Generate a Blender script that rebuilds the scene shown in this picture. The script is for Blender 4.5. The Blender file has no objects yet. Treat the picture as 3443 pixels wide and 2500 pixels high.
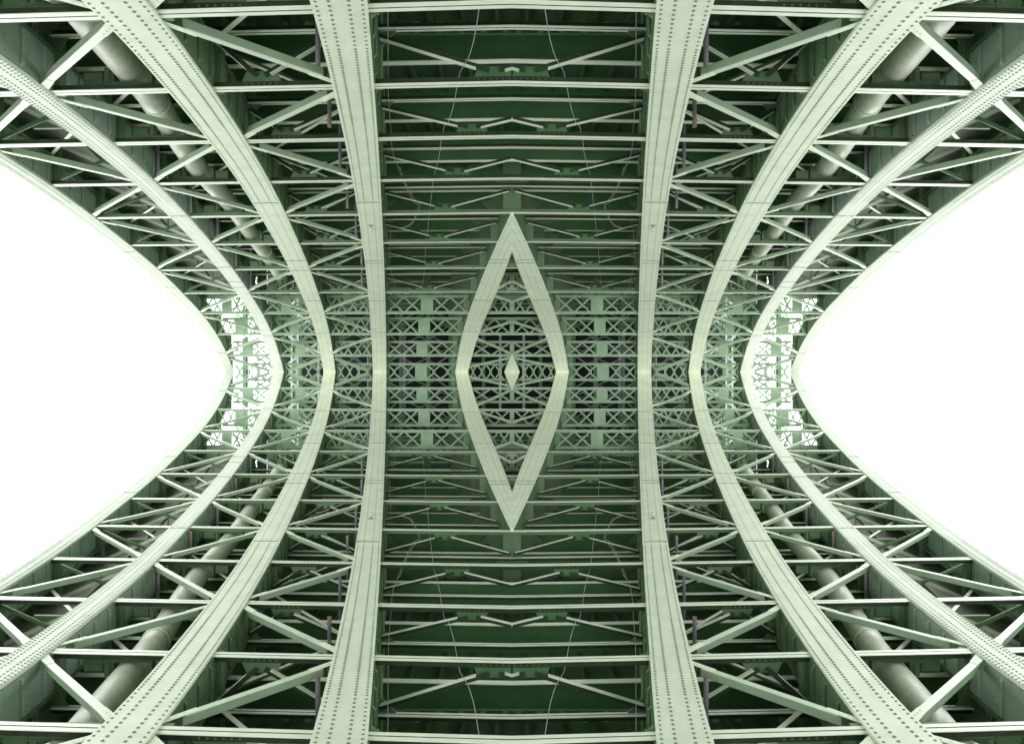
import bpy, math, random
import numpy as np
from mathutils import Vector
random.seed(7)
R = math.radians
scn = bpy.context.scene
C = scn.collection

# ------------------------------------------------------------------ camera
cam_d = bpy.data.cameras.new('camera'); cam = bpy.data.objects.new('camera', cam_d); C.objects.link(cam)
cam.location = (0, 0, 0); cam.rotation_euler = (R(90), 0, 0)
cam_d.lens = 24.0; cam_d.sensor_width = 36.0; cam_d.clip_start = 0.05; cam_d.clip_end = 2000
scn.camera = cam
# ------------------------------------------------------------------ sky
w = bpy.data.worlds.new('World'); scn.world = w; w.use_nodes = True
nt = w.node_tree; nt.nodes.clear()
tc = nt.nodes.new('ShaderNodeTexCoord'); sep = nt.nodes.new('ShaderNodeSeparateXYZ')
ab = nt.nodes.new('ShaderNodeMath'); ab.operation = 'ABSOLUTE'
comb = nt.nodes.new('ShaderNodeCombineXYZ')
sky = nt.nodes.new('ShaderNodeTexSky'); sky.sky_type = 'NISHITA'; sky.sun_disc = False
sky.sun_elevation = R(58); sky.sun_rotation = R(0); sky.air_density = 1.0; sky.dust_density = 2.5
hs = nt.nodes.new('ShaderNodeHueSaturation'); hs.inputs['Saturation'].default_value = 0.20
bg = nt.nodes.new('ShaderNodeBackground'); bg.inputs['Strength'].default_value = 0.15
out = nt.nodes.new('ShaderNodeOutputWorld')
nt.links.new(tc.outputs['Generated'], sep.inputs[0]); nt.links.new(sep.outputs[2], ab.inputs[0])
lift = nt.nodes.new('ShaderNodeMath'); lift.operation = 'MULTIPLY_ADD'; lift.inputs[1].default_value = .6; lift.inputs[2].default_value = .45; nt.links.new(ab.outputs[0], lift.inputs[0])
nt.links.new(sep.outputs[0], comb.inputs[0]); nt.links.new(sep.outputs[1], comb.inputs[1]); nt.links.new(lift.outputs[0], comb.inputs[2])
nt.links.new(comb.outputs[0], sky.inputs[0]); nt.links.new(sky.outputs[0], hs.inputs['Color'])
nt.links.new(hs.outputs[0], bg.inputs[0]); nt.links.new(bg.outputs[0], out.inputs[0])
# very soft fill lamp from behind the viewer, added to brighten the far centre
sd = bpy.data.lights.new('fill_sun', 'SUN'); sd.energy = 0.65; sd.angle = R(40); sd.color = (1, .98, .95)
so = bpy.data.objects.new('fill_sun', sd); C.objects.link(so); so.rotation_euler = (R(90), 0, 0)
scn.view_settings.view_transform = 'Standard'; scn.view_settings.look = 'None'
scn.view_settings.gamma = 1.0; scn.view_settings.exposure = 2.22
scn.render.engine = 'CYCLES'
scn.cycles.max_bounces = 6; scn.cycles.diffuse_bounces = 4

# ------------------------------------------------------------------ materials
def paint(name, col, rough=.5, var=.12, rust=.0, spec=.4, bump=.12, metallic=0., scale=1.6, streak=.0):
    m = bpy.data.materials.new(name); m.use_nodes = True; t = m.node_tree; n = t.nodes; l = t.links
    b = n['Principled BSDF']; b.inputs['Roughness'].default_value = rough; b.inputs['Metallic'].default_value = metallic
    b.inputs['Specular IOR Level'].default_value = spec
    tcn = n.new('ShaderNodeTexCoord')
    nz = n.new('ShaderNodeTexNoise'); nz.inputs['Scale'].default_value = scale; nz.inputs['Detail'].default_value = 8; nz.inputs['Roughness'].default_value = .65
    l.new(tcn.outputs['Object'], nz.inputs['Vector'])
    r = n.new('ShaderNodeValToRGB'); l.new(nz.outputs['Fac'], r.inputs['Fac'])
    r.color_ramp.elements[0].position = .3; r.color_ramp.elements[1].position = .72
    r.color_ramp.elements[0].color = (col[0]*(1-var), col[1]*(1-var), col[2]*(1-var*1.1), 1)
    r.color_ramp.elements[1].color = (min(1, col[0]*(1+var)), min(1, col[1]*(1+var*.8)), min(1, col[2]*(1+var*.8)), 1)
    src = r.outputs['Color']
    if rust > 0:
        n2 = n.new('ShaderNodeTexNoise'); n2.inputs['Scale'].default_value = scale*5.5; n2.inputs['Detail'].default_value = 10; n2.inputs['Roughness'].default_value = .75
        l.new(tcn.outputs['Object'], n2.inputs['Vector'])
        r2 = n.new('ShaderNodeValToRGB'); l.new(n2.outputs['Fac'], r2.inputs['Fac'])
        r2.color_ramp.elements[0].position = .66; r2.color_ramp.elements[0].color = (0, 0, 0, 1)
        r2.color_ramp.elements[1].position = .74; r2.color_ramp.elements[1].color = (rust, rust, rust, 1)
        mx = n.new('ShaderNodeMix'); mx.data_type = 'RGBA'; l.new(r2.outputs['Color'], mx.inputs['Factor'])
        l.new(src, mx.inputs[6]); mx.inputs[7].default_value = (.16, .09, .055, 1); src = mx.outputs[2]
    l.new(src, b.inputs['Base Color'])
    if bump:
        n3 = n.new('ShaderNodeTexNoise'); n3.inputs['Scale'].default_value = 14; n3.inputs['Detail'].default_value = 6
        l.new(tcn.outputs['Object'], n3.inputs['Vector'])
        bp = n.new('ShaderNodeBump'); bp.inputs['Strength'].default_value = bump; bp.inputs['Distance'].default_value = .02
        l.new(n3.outputs['Fac'], bp.inputs['Height']); l.new(bp.outputs['Normal'], b.inputs['Normal'])
    return m
M = {}
M['pale'] = paint('pale_green_paint', (.72, .80, .61), .55, .10, .6, spec=.15)
M['outer'] = paint('outer_rib_dimmed', (.50, .55, .45), .8, .07, .3, spec=.05)  # dimmed copy of the pale green, countering the glare from the side opening
M['narrow'] = paint('narrow_rib_dimmed', (.68, .735, .61), .7, .07, .3, spec=.08)  # pale green slightly dimmed, because the open side lights this rib too strongly
M['inner'] = paint('inner_rib_lightened', (.80, .88, .67), .5, .08, .4, spec=.2)  # pale green lightened in place of missing light on the diamond
M['strut'] = paint('strut_paint', (.76, .83, .64), .45, .10, .7)
M['leg'] = paint('shaded_leg_green', (.035, .055, .032), .7, .3, .5, spec=.1)  # near-black puts shade on the upright legs and in their slot, plus rust
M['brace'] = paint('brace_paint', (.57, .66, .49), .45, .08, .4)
M['braceweb'] = paint('shaded_brace_web', (.24, .33, .21), .5, .12, .5)  # brace green darkened as shade on the upright faces
M['web'] = paint('shaded_girder_green', (.088, .158, .074), .5, .2, .5, scale=.9)  # shade on girder sides and posts painted in as a darker green
M['ribside'] = paint('lit_rib_side', (.25, .35, .25), .5, .2, .6, scale=.9)  # girder green raised, painting sky light onto the two outer ribs' sides
M['deck'] = paint('shaded_deck_green', (.056, .150, .050), .65, .2, .4, scale=.9)  # dark tone carries the shade of the recessed floor beam webs
M['lattice'] = paint('lattice_green_paint', (.19, .30, .175), .5, .2, .5)
M['rivet'] = paint('shaded_rivet_paint', (.20, .25, .17), .35, .2, .0, bump=0)  # darker tone stands for shading on the rivet heads
M['seam'] = paint('seam_paint', (.10, .17, .10), .6, .1, 0, bump=0)
M['pipe'] = paint('pipe_enamel', (.50, .55, .42), .42, .2, .6, spec=.4, scale=2.2)
M['drain'] = paint('drainpipe_zinc', (.26, .235, .265), .4, .15, .2, spec=.6, scale=3, bump=.05)
M['rust'] = paint('rust', (.30, .20, .13), .8, .4, 0, scale=9)
M['wire'] = paint('lilac_cable', (.36, .36, .40), .6, .1, 0, bump=0)
M['brown'] = paint('tan_wire', (.42, .34, .26), .7, .1, 0, bump=0)
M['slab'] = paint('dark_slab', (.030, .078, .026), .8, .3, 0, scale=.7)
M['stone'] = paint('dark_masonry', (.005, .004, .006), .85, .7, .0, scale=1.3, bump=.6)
M['plank'] = paint('planks', (.20, .23, .18), .75, .3, .2, scale=1.2)
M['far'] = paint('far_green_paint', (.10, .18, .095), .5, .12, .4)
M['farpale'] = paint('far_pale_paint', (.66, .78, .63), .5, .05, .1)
M['grey'] = paint('galvanised', (.5, .5, .5), .4, .1, 0, bump=0)

# ------------------------------------------------------------------ mesh builder
class MB:
    def __init__(s): s.v = []; s.f = []
    def quadprism(s, a, b):                       # two rings of equal length -> closed prism
        n = len(a); o = len(s.v); s.v += [tuple(p) for p in a] + [tuple(p) for p in b]
        s.f.append(tuple(o+i for i in range(n))[::-1]); s.f.append(tuple(o+n+i for i in range(n)))
        for i in range(n): j = (i+1) % n; s.f.append((o+i, o+j, o+n+j, o+n+i))
    def box(s, x0, x1, y0, y1, z0, z1):
        s.quadprism([(x0, y0, z0), (x1, y0, z0), (x1, y1, z0), (x0, y1, z0)], [(x0, y0, z1), (x1, y0, z1), (x1, y1, z1), (x0, y1, z1)])
    def bar(s, p, q, w, u0, u1, up=(0, 0, 1), so=0.):
        p = Vector(p); q = Vector(q); d = (q-p)
        if d.length < 1e-4: return
        d.normalize(); sd_ = d.cross(Vector(up)); sd_.normalize(); u = sd_.cross(d)
        def ring(c): return [c+sd_*(so-w/2)+u*u0, c+sd_*(so+w/2)+u*u0, c+sd_*(so+w/2)+u*u1, c+sd_*(so-w/2)+u*u1]
        s.quadprism(ring(p), ring(q))
    def tube(s, pts, r, n=10, cap=True):
        pts = [Vector(p) for p in pts]; rings = []
        for i, p in enumerate(pts):
            d = (pts[min(i+1, len(pts)-1)]-pts[max(i-1, 0)]).normalized()
            a = d.cross(Vector((1, 0, 0)) if abs(d.x) < .9 else Vector((0, 0, 1))).normalized(); b = d.cross(a)
            rr = r[i] if isinstance(r, (list, tuple)) else r
            rings.append([p+(a*math.cos(2*math.pi*k/n)+b*math.sin(2*math.pi*k/n))*rr for k in range(n)])
        o = len(s.v)
        for g in rings: s.v += [tuple(p) for p in g]
        for i in range(len(rings)-1):
            for k in range(n):
                j = (k+1) % n; s.f.append((o+i*n+k, o+i*n+j, o+(i+1)*n+j, o+(i+1)*n+k))
        if cap:
            s.f.append(tuple(o+k for k in range(n))[::-1]); s.f.append(tuple(o+(len(rings)-1)*n+k for k in range(n)))
    def loft(s, rings):                           # closed rings swept along
        n = len(rings[0]); o = len(s.v)
        for g in rings: s.v += [tuple(p) for p in g]
        for i in range(len(rings)-1):
            for k in range(n):
                j = (k+1) % n; s.f.append((o+i*n+k, o+i*n+j, o+(i+1)*n+j, o+(i+1)*n+k))
        s.f.append(tuple(o+k for k in range(n))[::-1]); s.f.append(tuple(o+(len(rings)-1)*n+k for k in range(n)))
    def dome(s, p, nrm, r, h):
        p = Vector(p); nrm = Vector(nrm).normalized()
        a = nrm.cross(Vector((1, 0, 0)) if abs(nrm.x) < .8 else Vector((0, 1, 0))).normalized(); b = nrm.cross(a)
        o = len(s.v); k6 = [(math.cos(k*math.pi/3), math.sin(k*math.pi/3)) for k in range(6)]
        for c, t in k6: s.v.append(tuple(p-nrm*.004+(a*c+b*t)*r))
        for c, t in k6: s.v.append(tuple(p+nrm*h*.65+(a*c+b*t)*r*.72))
        s.v.append(tuple(p+nrm*h))
        for k in range(6):
            j = (k+1) % 6; s.f.append((o+k, o+j, o+6+j, o+6+k)); s.f.append((o+6+k, o+6+j, o+12))
    def mirror(s, ax):                            # add the mirror image
        n = len(s.v); k = 'xyz'.index(ax)
        for p in list(s.v): q = list(p); q[k] = -q[k]; s.v.append(tuple(q))
        s.f += [tuple(n+i for i in f)[::-1] for f in list(s.f)]
        return s
    def build(s, name, mat, parent=None, smooth=False):
        if not s.v: return None
        me = bpy.data.meshes.new(name)
        base = Vector(parent.location) if parent else Vector((0, 0, 0)); base = base if parent is None or parent.parent is None else base
        if parent is not None and parent.get('_base') is not None: base = Vector(parent['_base'])
        me.from_pydata([(x-base.x, y-base.y, z-base.z) for x, y, z in s.v], [], s.f); me.materials.append(M[mat])
        if smooth:
            me.polygons.foreach_set('use_smooth', [True]*len(me.polygons))
        o = bpy.data.objects.new(name, me); C.objects.link(o)
        if parent is not None: o.parent = parent
        bases[o.name] = base
        return o
def flipped(mb, ax):
    o = MB(); k = 'xyz'.index(ax)
    o.v = [tuple(-c if i == k else c for i, c in enumerate(p)) for p in mb.v]; o.f = [tuple(f)[::-1] for f in mb.f]
    return o
def pair(mb, name, mat, t, sub=None, axes='x', subname='upright_leg'):
    '''one object per mirror image; pieces that reach the mirror plane stay one mesh'''
    if not mb.v: return
    sets = [(mb, sub[0] if sub else None)]
    for ax in axes:
        k = 'xyz'.index(ax)
        if max(p[k] if ax == 'x' else -p[k] for p in mb.v) > -.004:
            for a, b in sets:
                a.mirror(ax)
                if b and b.v: b.mirror(ax)
        else:
            sets += [(flipped(a, ax), flipped(b, ax) if b else None) for a, b in sets]
    for a, b in sets:
        o = a.build(name, mat, t)
        if b and b.v: build_sub(b, subname, sub[1], o)
bases = {}
def build_sub(mb, name, mat, part, smooth=False):  # sub-part under a part
    me = bpy.data.meshes.new(name); base = bases[part.name]
    me.from_pydata([(x-base.x, y-base.y, z-base.z) for x, y, z in mb.v], [], mb.f); me.materials.append(M[mat])
    if smooth: me.polygons.foreach_set('use_smooth', [True]*len(me.polygons))
    o = bpy.data.objects.new(name, me); C.objects.link(o); o.parent = part; bases[o.name] = base
    return o
def thing(name, loc, label, cat, group=None):
    o = bpy.data.objects.new(name, None); C.objects.link(o); o.location = loc
    o['label'] = label; o['category'] = cat
    if group: o['group'] = group
    return o
def tag(o, label, cat, group=None, kind=None):
    if label: o['label'] = label
    if cat: o['category'] = cat
    if group: o['group'] = group
    if kind: o['kind'] = kind
def mcopy(root, sx, sz, label):                    # mirrored copy of a thing with its parts
    c = root.copy(); C.objects.link(c); l = root.location
    c.location = (l.x*sx, l.y, l.z*sz); c.scale = (sx, 1, sz); c['label'] = label
    def rec(a, b):
        for ch in list(a.children):
            d = ch.copy(); C.objects.link(d); d.parent = b; rec(ch, d)
    rec(root, c)
    return c
def quad(root, fn):                                # fn(vertical word, side word) -> label
    root['label'] = fn('upper', 'left')
    mcopy(root, -1, 1, fn('upper', 'right')); mcopy(root, 1, -1, fn('lower', 'left')); mcopy(root, -1, -1, fn('lower', 'right'))
ORD = ['zeroth', 'first', 'second', 'third', 'fourth', 'fifth', 'sixth', 'seventh', 'eighth', 'ninth', 'tenth', 'eleventh', 'twelfth', 'thirteenth', 'fourteenth', 'fifteenth', 'sixteenth', 'seventeenth', 'eighteenth', 'nineteenth', 'twentieth']

# ------------------------------------------------------------------ geometry of the span
FS = 2295.4
def spline(T):
    T = np.array(T, float); x = T[:, 0]; y = T[:, 1]; n = len(x); h = np.diff(x)
    A = np.zeros((n, n)); b = np.zeros(n); A[0, 0] = A[-1, -1] = 1
    for i in range(1, n-1):
        A[i, i-1] = h[i-1]; A[i, i] = 2*(h[i-1]+h[i]); A[i, i+1] = h[i]
        b[i] = 3*((y[i+1]-y[i])/h[i]-(y[i]-y[i-1])/h[i-1])
    c = np.linalg.solve(A, b)
    def f(t):
        if t <= x[0]: return y[0]+(t-x[0])*((y[1]-y[0])/h[0]-h[0]*(2*c[0]+c[1])/3)
        i = min(int(np.searchsorted(x, t))-1, n-2); i = max(i, 0); d = t-x[i]
        bb = (y[i+1]-y[i])/h[i]-h[i]*(2*c[i]+c[i+1])/3
        return float(y[i]+bb*d+c[i]*d*d+(c[i+1]-c[i])/(3*h[i])*d**3)
    return f
Zr = spline([(7, 5.1), (10.5, 5.75), (14.5, 6.12), (18, 6.27), (22, 6.25), (26, 6.0), (30, 5.55), (34, 4.9), (38, 3.95), (42, 2.6), (44.5, 1.2), (46, 0)])
ST = ([7, 11, 14.7, 18.4, 22.3, 26, 29.7, 33.4, 37, 40, 46], [.04, .028, .021, .018, .0146, .0127, .0095, .0065, .004, .001, 0])
def tilt(D): return float(np.interp(D, *ST))
def Zs(D, X, h=0.): return Zr(D)-tilt(D)*abs(X)+h
DEND = 46.0
RIB = {'1L': (.00381, -.41809, -8.14664), '1R': (.00331, -.38418, -8.0621), '2L': (.00184, -.2859, -6.78997), '2R': (.00179, -.28384, -6.10384),
       '3L': (.00121, -.24401, -4.03475), '3R': (.00079, -.22295, -3.30795), '4L': (.00003, -.17854, -1.22877), '4R': (.00001, -.1761, -.37942),
       '5L': (-.00168, -.06845, 2.87857), '5R': (-.00594, .2603, -2.37618), '6L': (0, -.35009, 15.59319), '6R': (0, -.35009, 16.6)}
def RX(k, D):
    a, b, c = RIB[k]
    if k[0] == '5' and D < 31:
        if k == '5L' and D < 26: return 5.02-.1906*D+.07
        if k == '5R': return RX('5R', 31.)+(31-D)*.20
    if k[0] < '5' and D < 10: return (a*100+b*10+c)+(2*a*10+b)*(D-10)
    return a*D*D+b*D+c
def depth(ys, zfun, lo=5., hi=90.):                # depth at which height zfun(D) meets image row ys
    f = lambda D: (1250-ys)*D/FS-zfun(D)
    for _ in range(60):
        m = (lo+hi)/2
        if f(m) > 0: hi = m
        else: lo = m
    return lo
def px(xs, D): return (xs-1721.5)*D/FS
def pz(ys, D): return (1250-ys)*D/FS
FD = [7.2, 10.91, 14.68, 18.44, 22.31, 26.06, 29.72, 33.42, 36.9, 40.04, 42.75, 44.83]
GATE = 1.08                                        # height of a cross frame

# ------------------------------------------------------------------ arch ribs
SEAM = {'1': (846, 966, 1187), '2': (726, 898, 947, 965, 1128), '3': (682, 876, 909, 1011, 1120), '4': (680, 876, 885, 1011, 1117), '5': (873, 883, 1009, 1114)}
ROWS = {'1': (.08, .2, .33, .67, .8, .92), '2': (.06, .16, .36, .64, .84, .94), '3': (.07, .30, .68, .93), '4': (.09, .32, .67, .91), '5': (.08, .33, .67, .92), '6': (.2,)}
def rib_parts(k, t, D0, D1, both=True, step=.5, clip=False, mirx=False):
    L, Rr = k+'L', k+'R'
    n = max(3, int((D1-D0)/step)); ds = [D0+(D1-D0)*i/n for i in range(n+1)]
    cx = (lambda x: min(x, 0.)) if clip else (lambda x: x)
    fl = MB(); web = MB(); top = MB(); rv = MB(); sms = []; st = web
    def sec(D, xa, xb, h0, h1):
        xa, xb = cx(xa), cx(xb)
        return [(xa, D, Zs(D, xa, h0)), (xb, D, Zs(D, xb, h0)), (xb, D, Zs(D, xb, h1)), (xa, D, Zs(D, xa, h1))]
    fl.loft([sec(D, RX(L, D), RX(Rr, D), 0, .05) for D in ds])
    fl.loft([sec(D, RX(L, D)+.03, RX(Rr, D)-.012, .048, .085) for D in ds])
    dw = [d for d in ds if d >= D0+.9] if clip else ds
    web.loft([sec(D, RX(L, D)+.07, RX(Rr, D)+(.03 if k != '1' else -.06), .088, .92) for D in dw])
    top.loft([sec(D, RX(L, D)-.02, RX(Rr, D)+.10, .922, .97) for D in dw])
    # rivets
    D = D0+.05
    while D < D1-.05:
        a, b = RX(L, D), RX(Rr, D)
        sl = (Zr(D+.05)-Zr(D-.05))/.1; nr = (0, sl, -1)
        for j, fr in enumerate(ROWS[k]):
            off = .07 if (k in '12' and j % 2) else 0
            x = a+(b-a)*fr
            if clip and x > -.02: continue
            Dj = D+off
            if Dj > D1-.03: continue
            rr = .034 if fr in (.30, .32, .68, .67) else .029
            if D > 17: rr *= .85
            if D > 24: rr *= .8
            rv.dome((x, Dj, Zs(Dj, x, 0)), nr, rr, rr*.75)
        D += (.19 if D < 12.3 else .135 if D < 24 else .18)/math.sqrt(1+sl*sl)
    for ys in SEAM.get(k, ()):
        x = (RX(L, 30)+RX(Rr, 30))/2
        Dd = depth(ys, lambda q: Zs(q, (RX(L, q)+RX(Rr, q))/2))
        a, b = RX(L, Dd), RX(Rr, Dd); ww = b-a
        if clip and a > -.1: continue
        xa, xb = cx(a+ww*.03), cx(b-ww*.06)
        sm = MB(); sms.append(sm)
        sm.quadprism([(xa, Dd-.022, Zs(Dd, xa, -.010)), (xb, Dd-.022, Zs(Dd, xb, -.010)), (xb, Dd+.022, Zs(Dd, xb, -.010)), (xa, Dd+.022, Zs(Dd, xa, -.010))],
                     [(xa, Dd-.022, Zs(Dd, xa, .006)), (xb, Dd-.022, Zs(Dd, xb, .006)), (xb, Dd+.022, Zs(Dd, xb, .006)), (xa, Dd+.022, Zs(Dd, xa, .006))])
    # web stiffeners on the inner face with their rivets
    i = 0
    D = D0+1.2
    while D < D1-1:
        x = RX(Rr, D)+(.03 if k != '1' else -.06)
        if not clip or x < -.15:
            wd = .16 if i % 4 == 0 else .07
            st.quadprism([(x-.01, D-wd/2, Zs(D, x, .10)), (x+.05, D-wd/2, Zs(D, x, .16)), (x+.05, D+wd/2, Zs(D, x, .16)), (x-.01, D+wd/2, Zs(D, x, .10))],
                         [(x-.01, D-wd/2, Zs(D, x, .92)), (x+.05, D-wd/2, Zs(D, x, .86)), (x+.05, D+wd/2, Zs(D, x, .86)), (x-.01, D+wd/2, Zs(D, x, .92))])
            if D < 32:
                for q in range(6):
                    st.dome((x+.0505, D, Zs(D, x, .22+q*.12)), (1, 0, 0), .026, .022)
                    st.dome((RX(Rr, D+.3)+(.03 if k != '1' else -.06)+.001, D+.3, Zs(D+.3, x, .18+q*.13)), (1, 0, 0), .024, .02)
        D += .93; i += 1
    for mb in (fl, web, top, rv):
        if both: mb.mirror('z')
        if mirx: mb.mirror('x')
    f = fl.build('flange', 'outer' if k == '1' else ('narrow' if k == '2' else ('inner' if k == '5' else 'pale')), t); rp = rv
    build_sub(rp, 'rivets', 'rivet', f, smooth=True)
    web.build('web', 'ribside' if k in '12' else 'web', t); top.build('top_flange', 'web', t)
    for sm in sms: pair(sm, 'splice_seam', 'seam', t, axes='xz' if mirx else 'z')
RL = {'1': 'outermost riveted arch rib, narrow and almost white, bordering the %s sky opening',
      '2': 'narrow riveted arch rib with paired rivet rows, second from the %s sky opening',
      '3': 'broad riveted arch rib just inside the fat pipe on the %s side',
      '4': 'broad nearly straight riveted arch rib flanking the dark middle bay on its %s side'}
for k in '1234':
    t = thing('arch_rib', ((RX(k+'L', 44)), 44, 0), RL[k] % 'left', 'arch rib', 'steel arch ribs')
    rib_parts(k, t, -1.0 if k != '1' else 4, DEND)
    mcopy(t, -1, 1, RL[k] % 'right')
t = thing('diamond_rib', (0, 36, 0), 'tall pale riveted steel diamond in the middle of the bridge', 'arch rib')
rib_parts('5', t, 26.05, DEND, clip=True, mirx=True, step=.4)
t = thing('diamond_rib', (0, 45, 0), 'tiny solid pale diamond at the very centre of the large diamond', 'arch rib')
rib_parts('6', t, 44.56, DEND, clip=True, mirx=True, step=.2)

# ------------------------------------------------------------------ cross frames
def clipbar(mb, p, q, w_, u0, u1, up=(0, -1, 0), so=0.):
    p, q = Vector(p), Vector(q)
    if p.x > q.x: p, q = q, p
    if p.x >= 0: return
    if q.x > 0: q = p+(q-p)*(-p.x/(q.x-p.x))
    mb.bar(p, q, w_, u0, u1, up, so)
BAYS = [('1R', '2L'), ('2R', '3L'), ('3R', '4L'), ('4R', '5L'), ('5R', '6L')]
def plate(mb, pts, D, th=.015):                    # polygon in the X-Z plane clipped at X<=0
    pp = [(min(x, 0), z) for x, z in pts]
    mb.quadprism([(x, D-th, z) for x, z in pp], [(x, D+th, z) for x, z in pp])
def double_angle(mb, leg, p, q, wf, hl, gap=.030): # bottom legs with a slot between, upright legs above
    p, q = Vector(p), Vector(q)
    d = (q-p).normalized()
    for s in (-1, 1):
        off = Vector((0, s*(wf/4+gap/4), 0))
        mb.bar(p+off, q+off, wf/2-gap/2, 0, .016)
    for s in (-1, 1):
        off = Vector((0, s*(gap/2+.0005), 0))
        leg.bar(p+off, q+off, .013, .0012, hl)
for k, D in enumerate(FD):
    lat = k >= 9
    t = thing('cross_frame', (0, D, Zr(D)), '', 'cross frame', 'transverse steel cross frames')
    x0 = RX('1R', D)-.1
    wf = .235 if k < 9 else .17
    fl = MB(); lg = MB()
    double_angle(fl, lg, (x0, D, Zs(D, x0, .062)), (0, D, Zs(D, 0, .062)), wf, .155)
    if k < 8:
        x = x0+.4
        while x < -.02:
            lg.dome((x, D-.022, Zs(D, x, .062+.105)), (0, -1, 0), .021, .016); x += .30
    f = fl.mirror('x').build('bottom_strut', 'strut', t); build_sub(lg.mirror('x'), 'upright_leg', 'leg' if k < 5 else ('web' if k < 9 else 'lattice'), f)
    # top chord
    tf = MB(); tl = MB()
    x0t = RX('2R', D) if k < 9 else RX('1R', D)+.3
    hh = GATE if 2 < k < 11 else (1.27 if k <= 2 else 1.0)
    if k < 9: double_angle(tf, tl, (x0t, D, Zs(D, x0t, hh)), (0, D, Zs(D, 0, hh)), .19, .13)
    else:
        tf.bar((x0t, D, Zs(D, x0t, hh)), (0, D, Zs(D, 0, hh)), .03, -.07, .07); tl.bar((x0t, D, Zs(D, x0t, hh+.072)), (0, D, Zs(D, 0, hh+.072)), .14, 0, .015)
        x = x0t+.2
        while x < 0: tf.dome((x, D-.016, Zs(D, x, hh)), (0, -1, 0), .02, .016); x += .33
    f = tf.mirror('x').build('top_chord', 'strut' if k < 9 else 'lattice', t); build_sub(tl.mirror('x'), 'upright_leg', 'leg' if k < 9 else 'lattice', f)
    # spandrel posts above the ribs up to the deck
    for r in ('1', '2', '3', '4', '5'):
        a, b = RX(r+'L', D), RX(r+'R', D)
        if r == '5': a, b = RX('5L', D)-.30, RX('5L', D)+.20
        else: a, b = b-.38, b+.14
        if a > -.05: continue
        pm = MB(); ztop = 8.3 if r != '1' else Zs(D, a, 1.6)
        pm.box(a, min(b, -.001), D+.03, D+.25, Zs(D, a, .1), ztop)
        g = MB()
        # knee bracket plates beside the post
        if r != '1':
            zz = Zs(D, a, .1)
            for (xa, s) in ((a, -1), (min(b, -.001), 1)):
                if s == 1 and b > 0: continue
                pm.quadprism([(xa, D+.04, 7.45), (xa+s*.42, D+.04, 7.45), (xa, D+.04, 7.0)], [(xa, D+.07, 7.45), (xa+s*.42, D+.07, 7.45), (xa, D+.07, 7.0)])
            if k < 8:
                for q in range(7): pm.dome((b-.06 if b < -.1 else a+.05, D+.029, zz+.15+q*.14), (0, -1, 0), .02, .016)
        pair(pm, 'post', 'web', t)
    # bracing inside the bays
    for bi, (La, Rb) in enumerate(BAYS):
        xa, xb = RX(La, D), RX(Rb, D)
        if bi == 3: xb = RX('5L', D)
        if bi == 4:
            if k < 6: continue
            xa = RX('5R', D); xb = -xa+.0
            if xa > -.2: continue
        if xb-xa < .3 or xa > -.05: continue
        zb = lambda x, h=0.: Zs(D, x, h)
        bm = MB(); bl = MB(); gp = MB()
        if lat or bi == 4:
            xm = (xa+xb)/2
            pw = .36 if bi == 3 else .3
            if bi == 4: xm = 0; pw = .14
            if bi == 2: pw = .02
            h0, h1 = .16, hh-.06
            gp_pts = [(xm-pw, zb(xm, h0)), (xm+pw, zb(xm, h0)), (xm+pw, zb(xm, h1)), (xm-pw, zb(xm, h1))]
            if bi != 2: plate(gp, gp_pts, D-.02, .01)
            halves = [(xa+.08, xm-pw), (xm+pw, xb-.08)] if bi != 4 else [(xa+.05, -pw)]
            for (u, v) in halves:
                bm = MB(); bl = bm
                nc = 2 if (v-u) > 1.0 else 1
                for c in range(nc):
                    p0 = u+(v-u)*c/nc+.03; p1 = u+(v-u)*(c+1)/nc-.03
                    clipbar(bm, (p0, D-.015, zb(p0, h1)), (p1, D-.015, zb(p1, h0)), .1, 0, .02)
                    clipbar(bl, (p0, D+.007, zb(p0, h0)), (p1, D+.007, zb(p1, h1)), .1, 0, .0205)
                    xm2 = (p0+p1)/2
                    if xm2 < 0: bm.dome((xm2, D-.036, zb(xm2, (h0+h1)/2)), (0, -1, 0), .025, .02)
                pair(bm, 'lattice_panel', 'lattice', t)
            pair(gp, 'gusset_plate', 'lattice', t)
        elif bi in (2, 3):
            xm = (xa+xb)/2-(.05 if bi == 3 else .25)
            gw = .33; h0 = .20
            plate(gp, [(xm-gw-.12, zb(xm, .17)), (xm+gw+.12, zb(xm, .17)), (xm+gw, zb(xm, .17+.27)), (xm-gw, zb(xm, .44))], D+.0, .008)
            for q in range(6):
                xx = xm-.33+q*.13
                if xx < -.03: lg2 = gp.dome((xx, D-.023, zb(xx, .062+.105)), (0, -1, 0), .024, .02)
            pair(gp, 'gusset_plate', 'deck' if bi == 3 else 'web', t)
            for (p, q) in (((xa+.02, hh-.20), (xm-.12, .27)), ((xm+.12, .27), (xb-.02, hh-.20))):
                P0 = Vector((p[0], D-.06, zb(p[0], p[1]))); Q0 = Vector((q[0], D-.06, zb(q[0], q[1])))
                f2 = MB(); l2 = MB()
                lo, hi_ = (P0, Q0)
                # double angle: slot on the underside, dark leg above
                dd = (Q0-P0).normalized()
                for s in (-1, 1): clipbar(f2, P0+Vector((0, s*.037-.02, 0))+dd*.12, Q0+Vector((0, s*.037-.02, 0))-dd*(.28 if q[1] < .5 else .05), .060, 0, .014, up=(0, 0, 1))
                clipbar(l2, P0+Vector((0, -.012, 0)), Q0+Vector((0, -.012, 0)), .016, .015, .12, up=(0, 0, 1))
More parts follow.
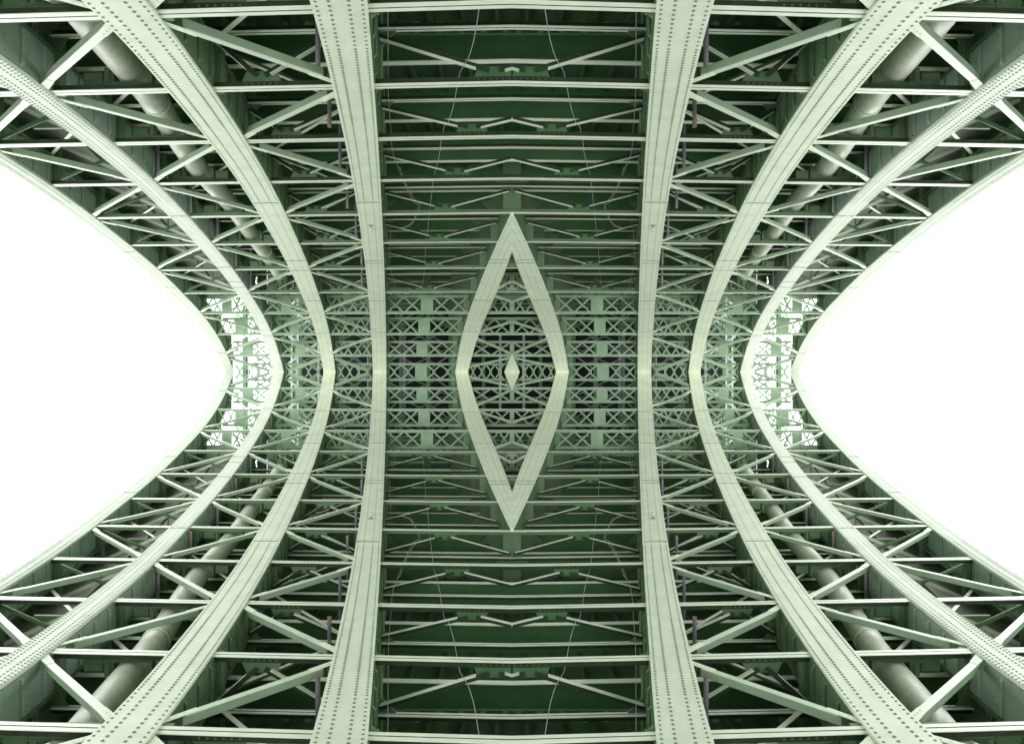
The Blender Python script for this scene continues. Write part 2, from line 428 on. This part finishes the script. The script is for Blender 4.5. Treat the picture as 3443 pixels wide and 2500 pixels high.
                for fr in (.03, .07, .5, .93, .97):
                    pp = P0.lerp(Q0, fr)
                    if pp.x < -.03: l2.dome((pp.x, pp.y-.02, pp.z+.07), (0, -1, 0), .024, .02)
                if f2.v:
                    pair(f2, 'diagonal', 'pale' if bi == 3 else 'strut', t, sub=(l2, 'leg'))
        elif bi == 1:
            # saddle carrying the fat pipe
            xp = PIPEX(D) if 'PIPEX' in globals() else (xa*.35+xb*.65)
        elif bi == 0:
            bm.bar((xa+.05, D+.1, zb(xa, .25)), (xb-.1, D+.1, zb(xb, 1.3)), .10, 0, .05, up=(0, -1, 0))
            bl.bar((xa+.05, D+.22, zb(xa, 1.45)), (xb-.1, D+.22, zb(xb, .3)), .12, 0, .02, up=(0, -1, 0))
            pair(bm, 'diagonal', 'web', t); pair(bl, 'diagonal', 'brace', t)
            h = MB(); xm = xa+(xb-xa)*.35
            h.bar((xm, D+.3, zb(xm, .62)), (xb-.05, D+.3, zb(xb, .62)), .10, 0, .02); h.bar((xm, D+.25, zb(xm, .64)), (xb-.05, D+.25, zb(xb, .64)), .02, 0, .13)
            for q in range(5):
                h.dome((xm+.1+q*.3, D+.239, zb(xm, .70)), (0, -1, 0), .02, .016)
            h.bar((xm+.45, D+.27, zb(xm, .75)), (xm+.45, D+.27, zb(xm, 1.6)), .05, 0, .03, up=(0, -1, 0))
            pair(h, 'bracket_bar', 'web', t)
    w1 = 'upper'
    if k == 0: f_ = lambda v: 'cross frame nearest the viewer, beyond the %s edge of the picture' % ('top' if v == 'upper' else 'bottom')
    else: f_ = lambda v, k=k: '%s cross frame from the %s edge, spanning all ribs, %s' % (ORD[k], 'top' if v == 'upper' else 'bottom', 'with crossed lattice bars' if k >= 9 else 'with V-shaped bracing')
    t['label'] = f_('upper'); mcopy(t, 1, -1, f_('lower'))
# frame on the mid line
D = 46.0; t = thing('cross_frame', (0, D, 0), 'lattice cross frame on the mid line where the arch ribs bend', 'cross frame', 'transverse steel cross frames')
for nm, z in (('top_chord', .52),):
    b = MB(); b.bar((RX('1R', D)+.6, D+.1, z), (0, D+.1, z), .03, -.07, .07)
    b.bar((RX('1R', D)+.6, D+.1, z+.072), (0, D+.1, z+.072), .13, 0, .015)
    x = RX('1R', D)+.8
    while x < 0: b.dome((x, D+.084, z), (0, -1, 0), .022, .018); x += .36
    pair(b, nm, 'lattice', t, axes='xz')
for bi, (La, Rb) in enumerate(BAYS):
    xa, xb = RX(La, D), RX(Rb, D)
    xm = (xa+xb)/2; pw = .4 if bi == 3 else .28
    g = MB(); plate(g, [(xm-pw, 0), (xm+pw, 0), (xm+pw, .45), (xm-pw, .45)], D+.08, .01)
    if bi == 3: pair(g, 'gusset_plate', 'lattice', t, axes='xz')
    bm = MB(); bl = MB()
    hv = [(xa+.05, xm-pw), (xm+pw, xb-.05)] if bi == 3 else [(xa+.05, xm), (xm, xb-.05)]
    for (u, v) in hv:
        bm = MB(); bl = bm
        nc = 2 if v-u > .95 else 1
        for c in range(nc):
            p0 = u+(v-u)*c/nc+.03; p1 = u+(v-u)*(c+1)/nc-.03
            pa = p0+(p1-p0)*.6; pb = p1-(p1-p0)*.6
            bm.bar((p0, D+.04, .45), (pa, D+.04, 0), .1, 0, .02, up=(0, -1, 0)); bl.bar((p1, D+.06, .45), (pb, D+.06, 0), .1, 0, .0205, up=(0, -1, 0))
        pair(bm, 'lattice_panel', 'lattice', t, axes='xz')
for r in '2345':
    a, b = RX(r+'L', D), RX(r+'R', D)
    if r == '5': a, b = a-.3, a+.2
    else: a, b = b-.35, b+.14
    pm = MB(); pm.box(a, b, D+.2, D+.45, .0, 8.3)
    pair(pm, 'post', 'web', t, axes='xz')

# ------------------------------------------------------------------ lateral braces in the plane of the ribs
def brace(ra, Da, rb, Db):
    xa, xb = RX(ra, Da), RX(rb, Db)
    s = 1 if xb > xa else -1
    A = Vector((xa-s*.12, Da, Zs(Da, xa, .066))); B = Vector((xb+s*.12, Db, Zs(Db, xb, .066)))
    if max(A.x, B.x) > 0:
        P, Q = (A, B) if A.x < B.x else (B, A); Q = P+(Q-P)*(-P.x/(Q.x-P.x)); A, B = (P, Q)
    mid = (A+B)/2
    return A, B
def near(D): return D < 30
nb = {}
def make_brace(bay, ra, ka, rb, kb, name_=None):
    Da = FD[ka]+(.30 if kb > ka else -.30); Db = FD[kb]+(.30 if ka > kb else -.30)
    xa, xb = RX(ra, Da), RX(rb, Db)
    s = 1 if xb > xa else -1
    A = Vector((xa-s*.10, Da, Zs(Da, xa, .066))); B = Vector((xb+s*.10, Db, Zs(Db, xb, .066)))
    t = thing('lateral_brace', A, '', 'brace', 'slanting braces between neighbouring ribs')
    f = MB(); wv = MB(); d = (B-A).normalized()
    ff = 1 if Da < 20 else .82
    f.bar(A+d*.45, B-d*.45, .145*ff, .002, .018)
    wv.bar(A+d*.40, B-d*.40, .018, .019, .175*ff, so=(.045 if s > 0 else -.045)*(1))
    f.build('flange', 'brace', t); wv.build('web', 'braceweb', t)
    for (P, dr, rr_, Dn) in ((A, d, ra, Da), (B, -d, rb, Db)):
        g = MB(); sd_ = d.cross(Vector((0, 0, 1))).normalized(); u = sd_.cross(d)
        # tapered gusset plate lying in the flange plane
        e = .10
        a1 = P-u*.012; L = .70
        ydir = Vector((0, 1, (Zr(Dn+.1)-Zr(Dn-.1))/.2)).normalized()
        sg = -1 if (dr.y > 0) else 1
        pts = [a1+ydir*(.17*sg*1)+dr*.06, a1-ydir*(.12*sg)+dr*.02, a1+dr*L-sd_*.073, a1+dr*L+sd_*.073]
        # order the quad
        c = sum(pts, Vector())/4
        pts.sort(key=lambda p: math.atan2((p-c).y, (p-c).x))
        g.quadprism(pts, [p+Vector((0, 0, .012)) for p in pts])
        if Dn < 34:
            for q in range(3): g.dome(a1+dr*(.28+.16*q), (0, 0, -1), .024, .02)
        g.build('gusset_plate', 'pale', t)
    return t
def brace_series(bay, Lr, Rr, odd_left, ks):
    cnt = 0
    for k in ks:
        k1 = k+1
        lefthas = (k % 2 == 1) == odd_left
        if lefthas: a = (Lr, k, Rr, k1)
        else: a = (Rr, k, Lr, k1)
        t = make_brace(bay, *a); cnt += 1
        quad(t, lambda v, s, n=cnt: '%s slanting brace from the %s edge, %s side, %s' % (ORD[n], 'top' if v == 'upper' else 'bottom', s, bay))
brace_series('between the two outermost ribs', '1R', '2L', True, range(1, 11))
brace_series('in the bay of the fat pipe', '2R', '3L', False, range(0, 11))
brace_series('between the two broad ribs', '3R', '4L', True, range(0, 11))
def upper_series(bay, La, Rb, par, ks):
    cnt = 0
    for k in ks:
        Da, Db = FD[k]+.25, FD[k+1]-.25
        a, b = (La, Rb) if (k % 2 == 1) == par else (Rb, La)
        xa, xb = RX(a, Da), RX(b, Db); sg = 1 if xb > xa else -1
        A = Vector((xa+sg*.05, Da, Zs(Da, xa, 1.0))); B = Vector((xb-sg*.05, Db, Zs(Db, xb, 1.0)))
        t = thing('upper_brace', A, '', 'brace', 'thin dark braces above the slanting braces')
        f = MB()
        for q in (-1, 1): f.bar(A+Vector((0, q*.035, 0)), B+Vector((0, q*.035, 0)), .055, 0, .012)
        l_ = MB(); l_.bar(A, B, .014, .0015, .10)
        f.build('flange', 'strut', t); l_.build('upright_leg', 'web', t)
        cnt += 1
        quad(t, lambda v, s, n=cnt: '%s thin upper brace from the %s edge, %s side, %s' % (ORD[n], 'top' if v == 'upper' else 'bottom', s, bay))
upper_series('in the fat pipe bay', '2R', '3L', True, range(1, 11))
upper_series('between the two broad ribs', '3R', '4L', False, range(1, 11))
upper_series('between the two outermost ribs', '1R', '2L', False, range(2, 10))
def half_end(rib, D, D2, zoff=0):                  # last braces that meet on the mid line
    pass
FDX = FD+[46.9]
for (bay, a, b, odd) in (('between the two outermost ribs', '1R', '2L', True), ('in the bay of the fat pipe', '3L', '2R', True), ('between the two broad ribs', '3R', '4L', True)):
    # from node 11 to the mirror line, a V shaped brace pointing inward
    xa, xb = RX(a, 45.0), RX(b, 46.)
    t = thing('lateral_brace', (xa, 45.1, .9), '', 'brace', 'slanting braces between neighbouring ribs')
    P = Vector((xa, 45.1, Zr(45.1)+.06)); Q = Vector((xa+(xb-xa)*.86, 46.0, 0.0))
    f = MB(); f.bar(P, Q, .15, 0, .018); f.mirror('z').build('flange', 'brace', t)
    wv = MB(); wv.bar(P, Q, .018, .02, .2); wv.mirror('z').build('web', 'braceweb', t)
    t.location = P; 
    for ch in t.children:
        for v_ in ch.data.vertices: v_.co += Vector((xa, 45.1, .9))-P
    fn = lambda s, bay=bay: 'V-shaped brace on the mid line %s, %s side' % (bay, s)
    t['label'] = fn('left'); mcopy(t, -1, 1, fn('right'))
# inside the big diamond: chevron braces meeting on the axis
def chevron(Da, Db, zb_, label, zt=None):
    xa = RX('5R', Da)-.1
    A = Vector((xa, Da, Zs(Da, xa, .066))); B = Vector((0, Db, Zs(Db, 0, .066)))
    t = thing('chevron_brace', (0, Db, B.z), '', 'brace', 'chevron braces inside the large diamond')
    f = MB(); f.bar(A, B, .13, 0, .018); f.mirror('x').build('flange', 'brace', t)
    wv = MB(); wv.bar(A, B, .018, .02, .13, so=.03); wv.mirror('x').build('web', 'braceweb', t)
    g = MB(); d = (B-A).normalized(); s2 = d.cross(Vector((0, 0, 1))).normalized()
    g.quadprism([A+s2*.2-Vector((0, 0, .012)), A-s2*.2-Vector((0, 0, .012)), A+d*.7-s2*.065-Vector((0, 0, .012)), A+d*.7+s2*.065-Vector((0, 0, .012))],
                [A+s2*.2, A-s2*.2, A+d*.7-s2*.065, A+d*.7+s2*.065]); g.mirror('x').build('gusset_plate', 'pale', t)
    t['label'] = label % ('top', ); mcopy(t, 1, -1, label % ('bottom',))
def Dy(ys): return depth(ys, Zr)
chevron(Dy(975), Dy(953), 0, 'first chevron brace from the %s point inside the large diamond, pointing outward')
chevron(Dy(998), Dy(1022), 0, 'second chevron brace from the %s point inside the large diamond, pointing at the centre')
chevron(Dy(1124), Dy(1088), 0, 'third chevron brace from the %s point inside the large diamond, pointing outward')
chevron(Dy(1142), Dy(1196), 0, 'fourth chevron brace from the %s point, touching the tiny diamond')
chevron(Dy(1240), Dy(1208), 0, 'fifth chevron brace from the %s point, spreading from the tiny diamond to the ribs')

# ------------------------------------------------------------------ fat pipe
PP = [(130, -140), (200, -62), (262, 16), (390, 176), (510, 326), (571, 419), (688, 590), (770, 680), (855, 800), (905, 866), (940, 922)]
pts = []
for xs, ys in PP:
    D = 15.
    for _ in range(30): D = .5*D+.5*depth(ys, lambda q: Zs(q, px(xs, D), .66))
    pts.append((px(xs, D), D, pz(ys, D)))
fx = spline([(p[1], p[0]) for p in pts])
def pipe_c(D): return (fx(D), D, Zs(D, fx(D), .66))
D0, D1 = pts[0][1]-3, pts[-1][1]
t = thing('water_pipe', pipe_c(D0), '', 'pipe', 'fat round pipes under the deck')
n = 60
b = MB(); b.tube([pipe_c(D0+(D1-D0)*i/n) for i in range(n+1)], .325, 28); b.build('barrel', 'pipe', t, smooth=True)
for ys in (585, 345, 845):
    Dc = depth(ys, lambda q: Zs(q, fx(q), .66)); b = MB(); b.tube([pipe_c(Dc-.10), pipe_c(Dc-.09), pipe_c(Dc+.09), pipe_c(Dc+.1)], [.33, .35, .35, .33], 28); b.build('coupling', 'pipe', t, smooth=False)
quad(t, lambda v, s: 'fat round grey-green pipe crossing the %s %s part of the picture behind the braces' % (v, s))
for k in range(1, 9):
    D = FD[k]+.12; xc = fx(D); z0 = Zs(D, xc, .66)
    t = thing('pipe_saddle', (xc, D, z0-.5), '', 'pipe saddle', 'riveted saddles carrying the fat pipes')
    b = MB(); b.box(xc-.52, xc+.52, D, D+.3, z0-.47, z0-.36); b.box(xc-.56, xc+.56, D-.03, D+.33, z0-.358, z0-.345)
    for q in range(5): b.dome((xc-.4+q*.2, D-.001, z0-.42), (0, -1, 0), .022, .018)
    for q in range(3): b.dome((xc-.3+q*.3, D-.001, z0-.44), (0, -1, 0), .022, .018)
    b.build('bolster', 'web', t)
    for s in (-1, 1):
        b = MB(); b.box(xc+s*.47-.05, xc+s*.47+.05, D+.02, D+.22, z0-.318, z0-.02)
        b.box(xc+s*.78-.2, xc+s*.78+.2, D+.05, D+.12, z0-.47, z0-.12)
        for q in (-.12, .12): b.dome((xc+s*.78+q, D+.049, z0-.25), (0, -1, 0), .022, .018); b.dome((xc+s*.78+q, D+.049, z0-.40), (0, -1, 0), .022, .018)
        b.build('cheek_plate', 'web', t)
    quad(t, lambda v, s, n=k: 'dark riveted saddle under the fat pipe, %s from the %s edge on the %s' % (ORD[n], 'top' if v == 'upper' else 'bottom', s))

# ------------------------------------------------------------------ hanging drainpipes
DP = [('narrow rib bay', [(118, 273, 2, 17), (369, 456, 3, 14), (531, 600, 4, 11), (641, 714, 5, 9.5), (731, 811, 6, 8.5), (793, 893, 7, 7.5), (843, 978, 8, 7), (867, 1047, 9, 6), (902, 1115, 10, 5)]),
      ('broad rib bay', [(1069, 238, 2, 17), (1108, 428, 3, 14), (1143, 583, 4, 11.5), (1168, 700, 5, 9.5), (1197, 803, 6, 8.5), (1216, 888, 7, 7.5), (1217, 970, 8, 7), (1238, 1043, 9, 6), (1245, 1115, 10, 5)]),
      ('diamond', [(1692, 969, 8, 7), (1647, 1044, 9, 6), (1619, 1116, 10, 5)])]
for bn, lst in DP:
    for n, (xs, yb, k, wpx) in enumerate(lst):
        D = FD[k]-.45 if k < 9 else FD[k]-.2
        x = px(xs, D); z = pz(yb, D); r = wpx*D/FS/2*1.0; zt = 8.2
        t = thing('drainpipe', (x, D, z), '', 'drainpipe', 'short drainpipes hanging open-ended from the deck')
        b = MB(); nseg = 14
        ro = [(x+r*math.cos(a), D+r*math.sin(a)) for a in [2*math.pi*i/nseg for i in range(nseg)]]
        ri = [(x+r*.8*math.cos(a), D+r*.8*math.sin(a)) for a in [2*math.pi*i/nseg for i in range(nseg)]]
        def ring(R_, zz): return [(p[0], p[1], zz) for p in R_]
        o = 0; b.v = ring(ro, zt)+ring(ro, z+.10)+ring(ri, z+.10)+ring(ri, zt)
        for g_ in range(3):
            for i in range(nseg): j = (i+1) % nseg; b.f.append((g_*nseg+i, g_*nseg+j, (g_+1)*nseg+j, (g_+1)*nseg+i))
        b.build('tube', 'drain', t, smooth=False)
        b = MB(); b.v = ring(ro, z+.10)+ring([(x+(p[0]-x)*1.06, D+(p[1]-D)*1.06) for p in ro], z+.098)+ring([(x+(p[0]-x)*1.06, D+(p[1]-D)*1.06) for p in ro], z)+ring(ri, z)+ring(ri, z+.10)
        for g_ in range(4):
            for i in range(nseg): j = (i+1) % nseg; b.f.append((g_*nseg+i, g_*nseg+j, (g_+1)*nseg+j, (g_+1)*nseg+i))
        b.build('rusty_rim', 'rust', t)
        if bn == 'diamond': fn = lambda v, s, n=n: '%s drainpipe from the %s point inside the large diamond, along its %s rib' % (ORD[n+1], 'top' if v == 'upper' else 'bottom', s)
        elif bn == 'narrow rib bay': fn = lambda v, s, n=n: '%s drainpipe from the %s edge, in the %s bay of the fat pipe' % (ORD[n+1], 'top' if v == 'upper' else 'bottom', s)
        else: fn = lambda v, s, n=n: '%s drainpipe from the %s edge, beside the broad %s rib of the middle bay' % (ORD[n+1], 'top' if v == 'upper' else 'bottom', s)
        quad(t, fn)

# ------------------------------------------------------------------ deck: slab and floor beams
def zbeam(D): return 7.0 if D < 13 else (7.5 if D < 18 else max(6.85, 7.5-.012*(D-17)))
def deckx(D): return (RX('2L', D) if D < 46 else RX('2L', 46.)-.31*(D-46))
SLAB = 8.45
def slab():
    b = MB(); ds = [-9, -5, 0]+list(range(5, 80, 3))
    b.loft([[(deckx(D), D, SLAB), (-deckx(D), D, SLAB), (-deckx(D), D, SLAB+.3), (deckx(D), D, SLAB+.3)] for D in ds])
    return b
t = thing('bridge_deck', (0, 20, SLAB), 'dark underside of the upper bridge deck', 'bridge deck')
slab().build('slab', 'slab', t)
for i in range(13):                                # stringers along the deck
    b = MB(); b.bar((-12+i*2, -10, SLAB-.14), (-12+i*2, 78, SLAB-.14), .14, 0, .14) if False else None
b = MB()
for i in range(18):
    xx = -.35-i*.8; 
    for d0 in range(-10, 78, 4):
        if xx > deckx(d0): b.box(xx-.05, xx+.05, d0, d0+4, SLAB-.16, SLAB-.002)
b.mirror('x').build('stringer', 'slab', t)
b = MB(); ds = list(range(-8, 77, 2))
b.loft([[(deckx(D)-.02, D, Zs(D, deckx(D), 1.5) if 5 < D < 41 else 6.7), (deckx(D)+.10, D, Zs(D, deckx(D), 1.5) if 5 < D < 41 else 6.7), (deckx(D)+.10, D, SLAB-.004), (deckx(D)-.02, D, SLAB-.004)] for D in ds])
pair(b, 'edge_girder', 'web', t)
mcopy(t, 1, -1, 'dark face of the lower bridge deck')
bd = [12.8, 16.5, 20.2, 24.0, 27.8, 31.5, 35.2, 38.9, 42.6, 46.3, 50.0, 53.7, 57.4, 61, 65, 69, 73]
for n, D in enumerate(bd):
    z = zbeam(D); xl = deckx(D)+.1
    t = thing('floor_beam', (0, D, z), '', 'floor beam', 'deep floor beams under the deck')
    b = MB(); b.bar((xl, D, z-tilt(D)*abs(xl)), (0, D, z), .20, 0, .022); b.mirror('x').build('bottom_flange', 'strut', t)
    b = MB(); zt = SLAB-.30 if D < 18 else SLAB-.02
    b.quadprism([(xl, D-.012, z-tilt(D)*abs(xl)+.023), (0, D-.012, z+.023), (0, D-.012, zt), (xl, D-.012, zt)],
                [(xl, D+.012, z-tilt(D)*abs(xl)+.023), (0, D+.012, z+.023), (0, D+.012, zt), (xl, D+.012, zt)])
    b.bar((xl, D-.03, z-tilt(D)*abs(xl)+.12), (0, D-.03, z+.12), .012, -.09, .03)
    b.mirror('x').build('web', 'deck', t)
    if D < 18:
        b = MB(); x = -.16; 
        b.bar((xl, D-.02, zt-.02), (0, D-.02, zt-.02), .06, 0, .03)
        while x > xl: b.box(x-.07, x+.07, D-.03, D+.02, zt+.012, SLAB-.003); x -= .53
        b.mirror('x').build('packing_blocks', 'lattice', t)
    fn = lambda v, n=n: '%s deep floor beam behind the cross frames, counted from the %s edge towards the middle' % (ORD[n+1], 'top' if v == 'upper' else 'bottom')
    t['label'] = fn('upper'); mcopy(t, 1, -1, fn('lower'))

# side walkway above the outer bay
t = thing('side_walkway', (-10, 25, 7.3), '', 'walkway', 'boarded walkways over the outer bays')
b = MB(); nst = 150
for i in range(nst):
    D = 4+i*.30; a, c = RX('1L', D)+.07, RX('2L', D)+.02
    if D > 41.2: break
    b.quadprism([(a, D, Zs(D, a, 1.62)), (c, D, Zs(D, c, 1.62)), (c, D+.285, Zs(D+.285, c, 1.62)), (a, D+.285, Zs(D+.285, a, 1.62))],
                [(a, D, Zs(D, a, 1.68)), (c, D, Zs(D, c, 1.68)), (c, D+.285, Zs(D+.285, c, 1.68)), (a, D+.285, Zs(D+.285, a, 1.68))])
b.build('boards', 'plank', t)
for fr in (.3, .62):
    b = MB(); ds = [4+i for i in range(38)]
    xx = lambda D: RX('1R', D)+(RX('2L', D)-RX('1R', D))*fr
    b.loft([[(xx(D)-.05, D, Zs(D, xx(D), 1.50)), (xx(D)+.05, D, Zs(D, xx(D), 1.50)), (xx(D)+.05, D, Zs(D, xx(D), 1.615)), (xx(D)-.05, D, Zs(D, xx(D), 1.615))] for D in ds])
    b.build('stringer', 'web', t)
b = MB(); ds = [4+i for i in range(42)]
b.loft([[(RX('1L', D)+.04, D, Zs(D, RX('1L', D), .95)), (RX('1L', D)+.14, D, Zs(D, RX('1L', D), .95)), (RX('1L', D)+.14, D, Zs(D, RX('1L', D), 1.9 if D < 41 else 1.1)), (RX('1L', D)+.04, D, Zs(D, RX('1L', D), 1.9 if D < 41 else 1.1))] for D in ds])
b.build('fascia', 'web', t)
quad(t, lambda v, s: 'grey-green boards roofing the outermost bay in the %s %s part' % (v, s))

# ------------------------------------------------------------------ far end
t = thing('abutment', (0, 78, 0), 'dark stone abutment wall behind the lattice frames', 'abutment')
b = MB(); b.box(-26.3, 26.3, 78, 80, -8.4, 8.4); b.build('masonry', 'stone', t)
for n, (D, dx) in enumerate(((52, 0), (62, .8))):
    t = thing('lattice_bent', (0, D, 0), 'tall green braced bent %s the lattice frames' % ('just behind' if n == 0 else 'farther back behind'), 'bent', 'braced bents before the abutment')
    cols = [-20.4+dx, -17.2+dx, -13.1+dx, -10.9+dx, -6.4+dx, -3.4+dx]
    for c in cols:
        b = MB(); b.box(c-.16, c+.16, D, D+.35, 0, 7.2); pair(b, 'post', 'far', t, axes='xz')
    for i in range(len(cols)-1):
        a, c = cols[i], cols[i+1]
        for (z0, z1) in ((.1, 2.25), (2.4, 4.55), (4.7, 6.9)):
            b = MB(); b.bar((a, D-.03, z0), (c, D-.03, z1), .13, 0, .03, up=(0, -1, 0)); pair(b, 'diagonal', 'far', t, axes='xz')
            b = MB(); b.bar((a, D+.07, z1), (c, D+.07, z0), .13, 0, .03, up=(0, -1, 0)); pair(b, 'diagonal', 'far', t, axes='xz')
    for z in (2.32, 4.62, 7.0):
        b = MB(); b.box(cols[0], 0, D+.1, D+.3, z-.06, z+.06); pair(b, 'crossbar', 'far', t, axes='xz')
t = thing('side_bent', (-17, 50, 0), 'fine pale crossed lattice behind the narrow ribs beside the left opening', 'bent', 'fine lattices beside the openings')
cx_ = [-20.2, -18.7, -17.2, -15.7, -14.2]; cz_ = [.1, 1.15, 2.2, 3.25, 4.3, 5.35]
for c in cx_:
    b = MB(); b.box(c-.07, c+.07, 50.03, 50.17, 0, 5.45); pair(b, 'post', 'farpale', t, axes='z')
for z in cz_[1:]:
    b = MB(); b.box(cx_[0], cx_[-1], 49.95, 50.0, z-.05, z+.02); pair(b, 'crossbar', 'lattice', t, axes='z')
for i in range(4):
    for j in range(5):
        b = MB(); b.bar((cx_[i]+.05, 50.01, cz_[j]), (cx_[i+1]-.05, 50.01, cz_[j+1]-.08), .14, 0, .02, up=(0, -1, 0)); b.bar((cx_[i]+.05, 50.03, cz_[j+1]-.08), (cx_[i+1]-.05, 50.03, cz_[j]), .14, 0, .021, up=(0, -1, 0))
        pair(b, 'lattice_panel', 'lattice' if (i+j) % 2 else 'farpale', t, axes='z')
mcopy(t, -1, 1, 'fine pale crossed lattice behind the narrow ribs beside the right opening')
for n, (xs, wp, D, mt, y0) in enumerate(((1361, 7, 49.5, 'drain', 1085), (1238, 6, 49.5, 'drain', 1045), (1682, 9, 54, 'farpale', 1125), (929, 9, 56, 'farpale', 1040), (955, 7, 57, 'farpale', 1060), (1013, 5, 50, 'drain', 1080), (982, 8, 58, 'farpale', 1090), (1575, 5, 60, 'farpale', 1110))):
    x = px(xs, D); r = wp*D/FS/2; zt = pz(y0, D)
    t = thing('standpipe', (x, D, 0), '', 'standpipe', 'upright pipes behind the lattice frames')
    b = MB(); b.tube([(x, D, -zt), (x, D, zt)], r, 12); b.build('tube', mt, t, smooth=True)
    b = MB(); b.tube([(x, D, -.06), (x, D, .06)], r*1.25, 12); b.build('collar', mt, t)
    desc = {1361: 'thin lilac-grey upright pipe in the middle bay', 1238: 'thin lilac-grey upright pipe close beside the broad rib', 1682: 'wide pale upright pipe inside the large diamond', 929: 'wide bright upright pipe nearest the narrow rib', 955: 'bright upright pipe, second from the narrow rib', 1013: 'thin grey upright pipe partly behind the inner broad rib', 982: 'pale upright pipe in the pipe bay, third from the narrow rib', 1575: 'very thin pale upright pipe at the edge of the large diamond'}[xs]
    t['label'] = desc+' on the left'; mcopy(t, -1, 1, desc+' on the right')

# ------------------------------------------------------------------ cables
def cable(segs, h, r, mat, name, label, cat, group):
    t = None
    for sg in segs:
        pts = []
        for xs, ys in sg:
            D = 15.
            for _ in range(25): D = .5*D+.5*depth(ys, lambda q: Zs(q, px(xs, D), h))
            pts.append(Vector((px(xs, D), D, pz(ys, D))))
        # smooth
        sm = []
        for i in range(len(pts)-1):
            p0 = pts[max(i-1, 0)]; p1 = pts[i]; p2 = pts[i+1]; p3 = pts[min(i+2, len(pts)-1)]
            for j in range(6):
                u = j/6; sm.append(.5*((2*p1)+(-p0+p2)*u+(2*p0-5*p1+4*p2-p3)*u*u+(-p0+3*p1-3*p2+p3)*u**3))
        sm.append(pts[-1])
        if t is None: t = thing(name, sm[0], '', cat, group)
        b = MB(); b.tube(sm, r, 6); b.build('strand', mat, t, smooth=True)
    quad(t, label)
cable([[(1617, -60), (1615, 0), (1608, 48), (1601, 93), (1590.6, 145), (1573, 199), (1552, 233), (1545, 250), (1542, 267), (1535, 302), (1526, 350), (1507, 412), (1494, 425), (1489, 449), (1483, 480), (1479, 513), (1466, 566), (1457, 597), (1453, 637), (1448, 681), (1444, 712), (1441, 744), (1431, 840), (1423, 961)]],
      .30, .0075, 'wire', 'cable', lambda v, s: 'lilac cable looping from frame to frame in the %s %s of the middle bay' % (v, s), 'cable', 'lilac cables in the middle bay')
cable([[(1304, -60), (1304, 30), (1304.5, 140), (1305, 280), (1307, 350), (1312, 410), (1316, 470), (1321, 515), (1336, 555), (1352, 600), (1366, 630), (1385, 668), (1400, 685), (1413, 689)],
       [(1343, 560), (1361, 610), (1372, 632), (1392, 666), (1411, 686)],
       [(1412, 690), (1409, 704), (1397, 732), (1381, 756), (1353, 766)], [(1408, 694), (1401, 716), (1389, 740), (1374, 758), (1350, 766)],
       [(1315, 757), (1314, 785), (1312, 812), (1310, 828), (1310, 876), (1317, 916), (1324, 945), (1328, 975), (1331, 1003)]],
      .34, .007, 'brown', 'wire_bundle', lambda v, s: 'thin tan wires dangling beside the broad %s rib in the %s half' % (s, v), 'wire', 'tan wires in the middle bay')
# little lamp on the broad rib
D = depth(757, lambda q: Zs(q, -5.6)); x = px(1247.5, D); z = Zs(D, x)
t = thing('work_light', (x, D, z), '', 'lamp', 'small lamps on the broad ribs')
b = MB(); b.tube([(x, D, z-.02), (x, D, z-.12)], .012, 8); b.box(x-.10, x+.10, D-.02, D+.02, z-.025, z-.0012); b.build('bracket', 'leg', t)
b = MB(); b.tube([(x, D, z-.12), (x, D-.0, z-.16), (x, D, z-.24), (x, D, z-.27)], [.04, .09, .08, .04], 14); b.build('housing', 'grey', t, smooth=True)
quad(t, lambda v, s: 'tiny hanging lamp under the broad %s rib of the middle bay, %s half' % (s, v))
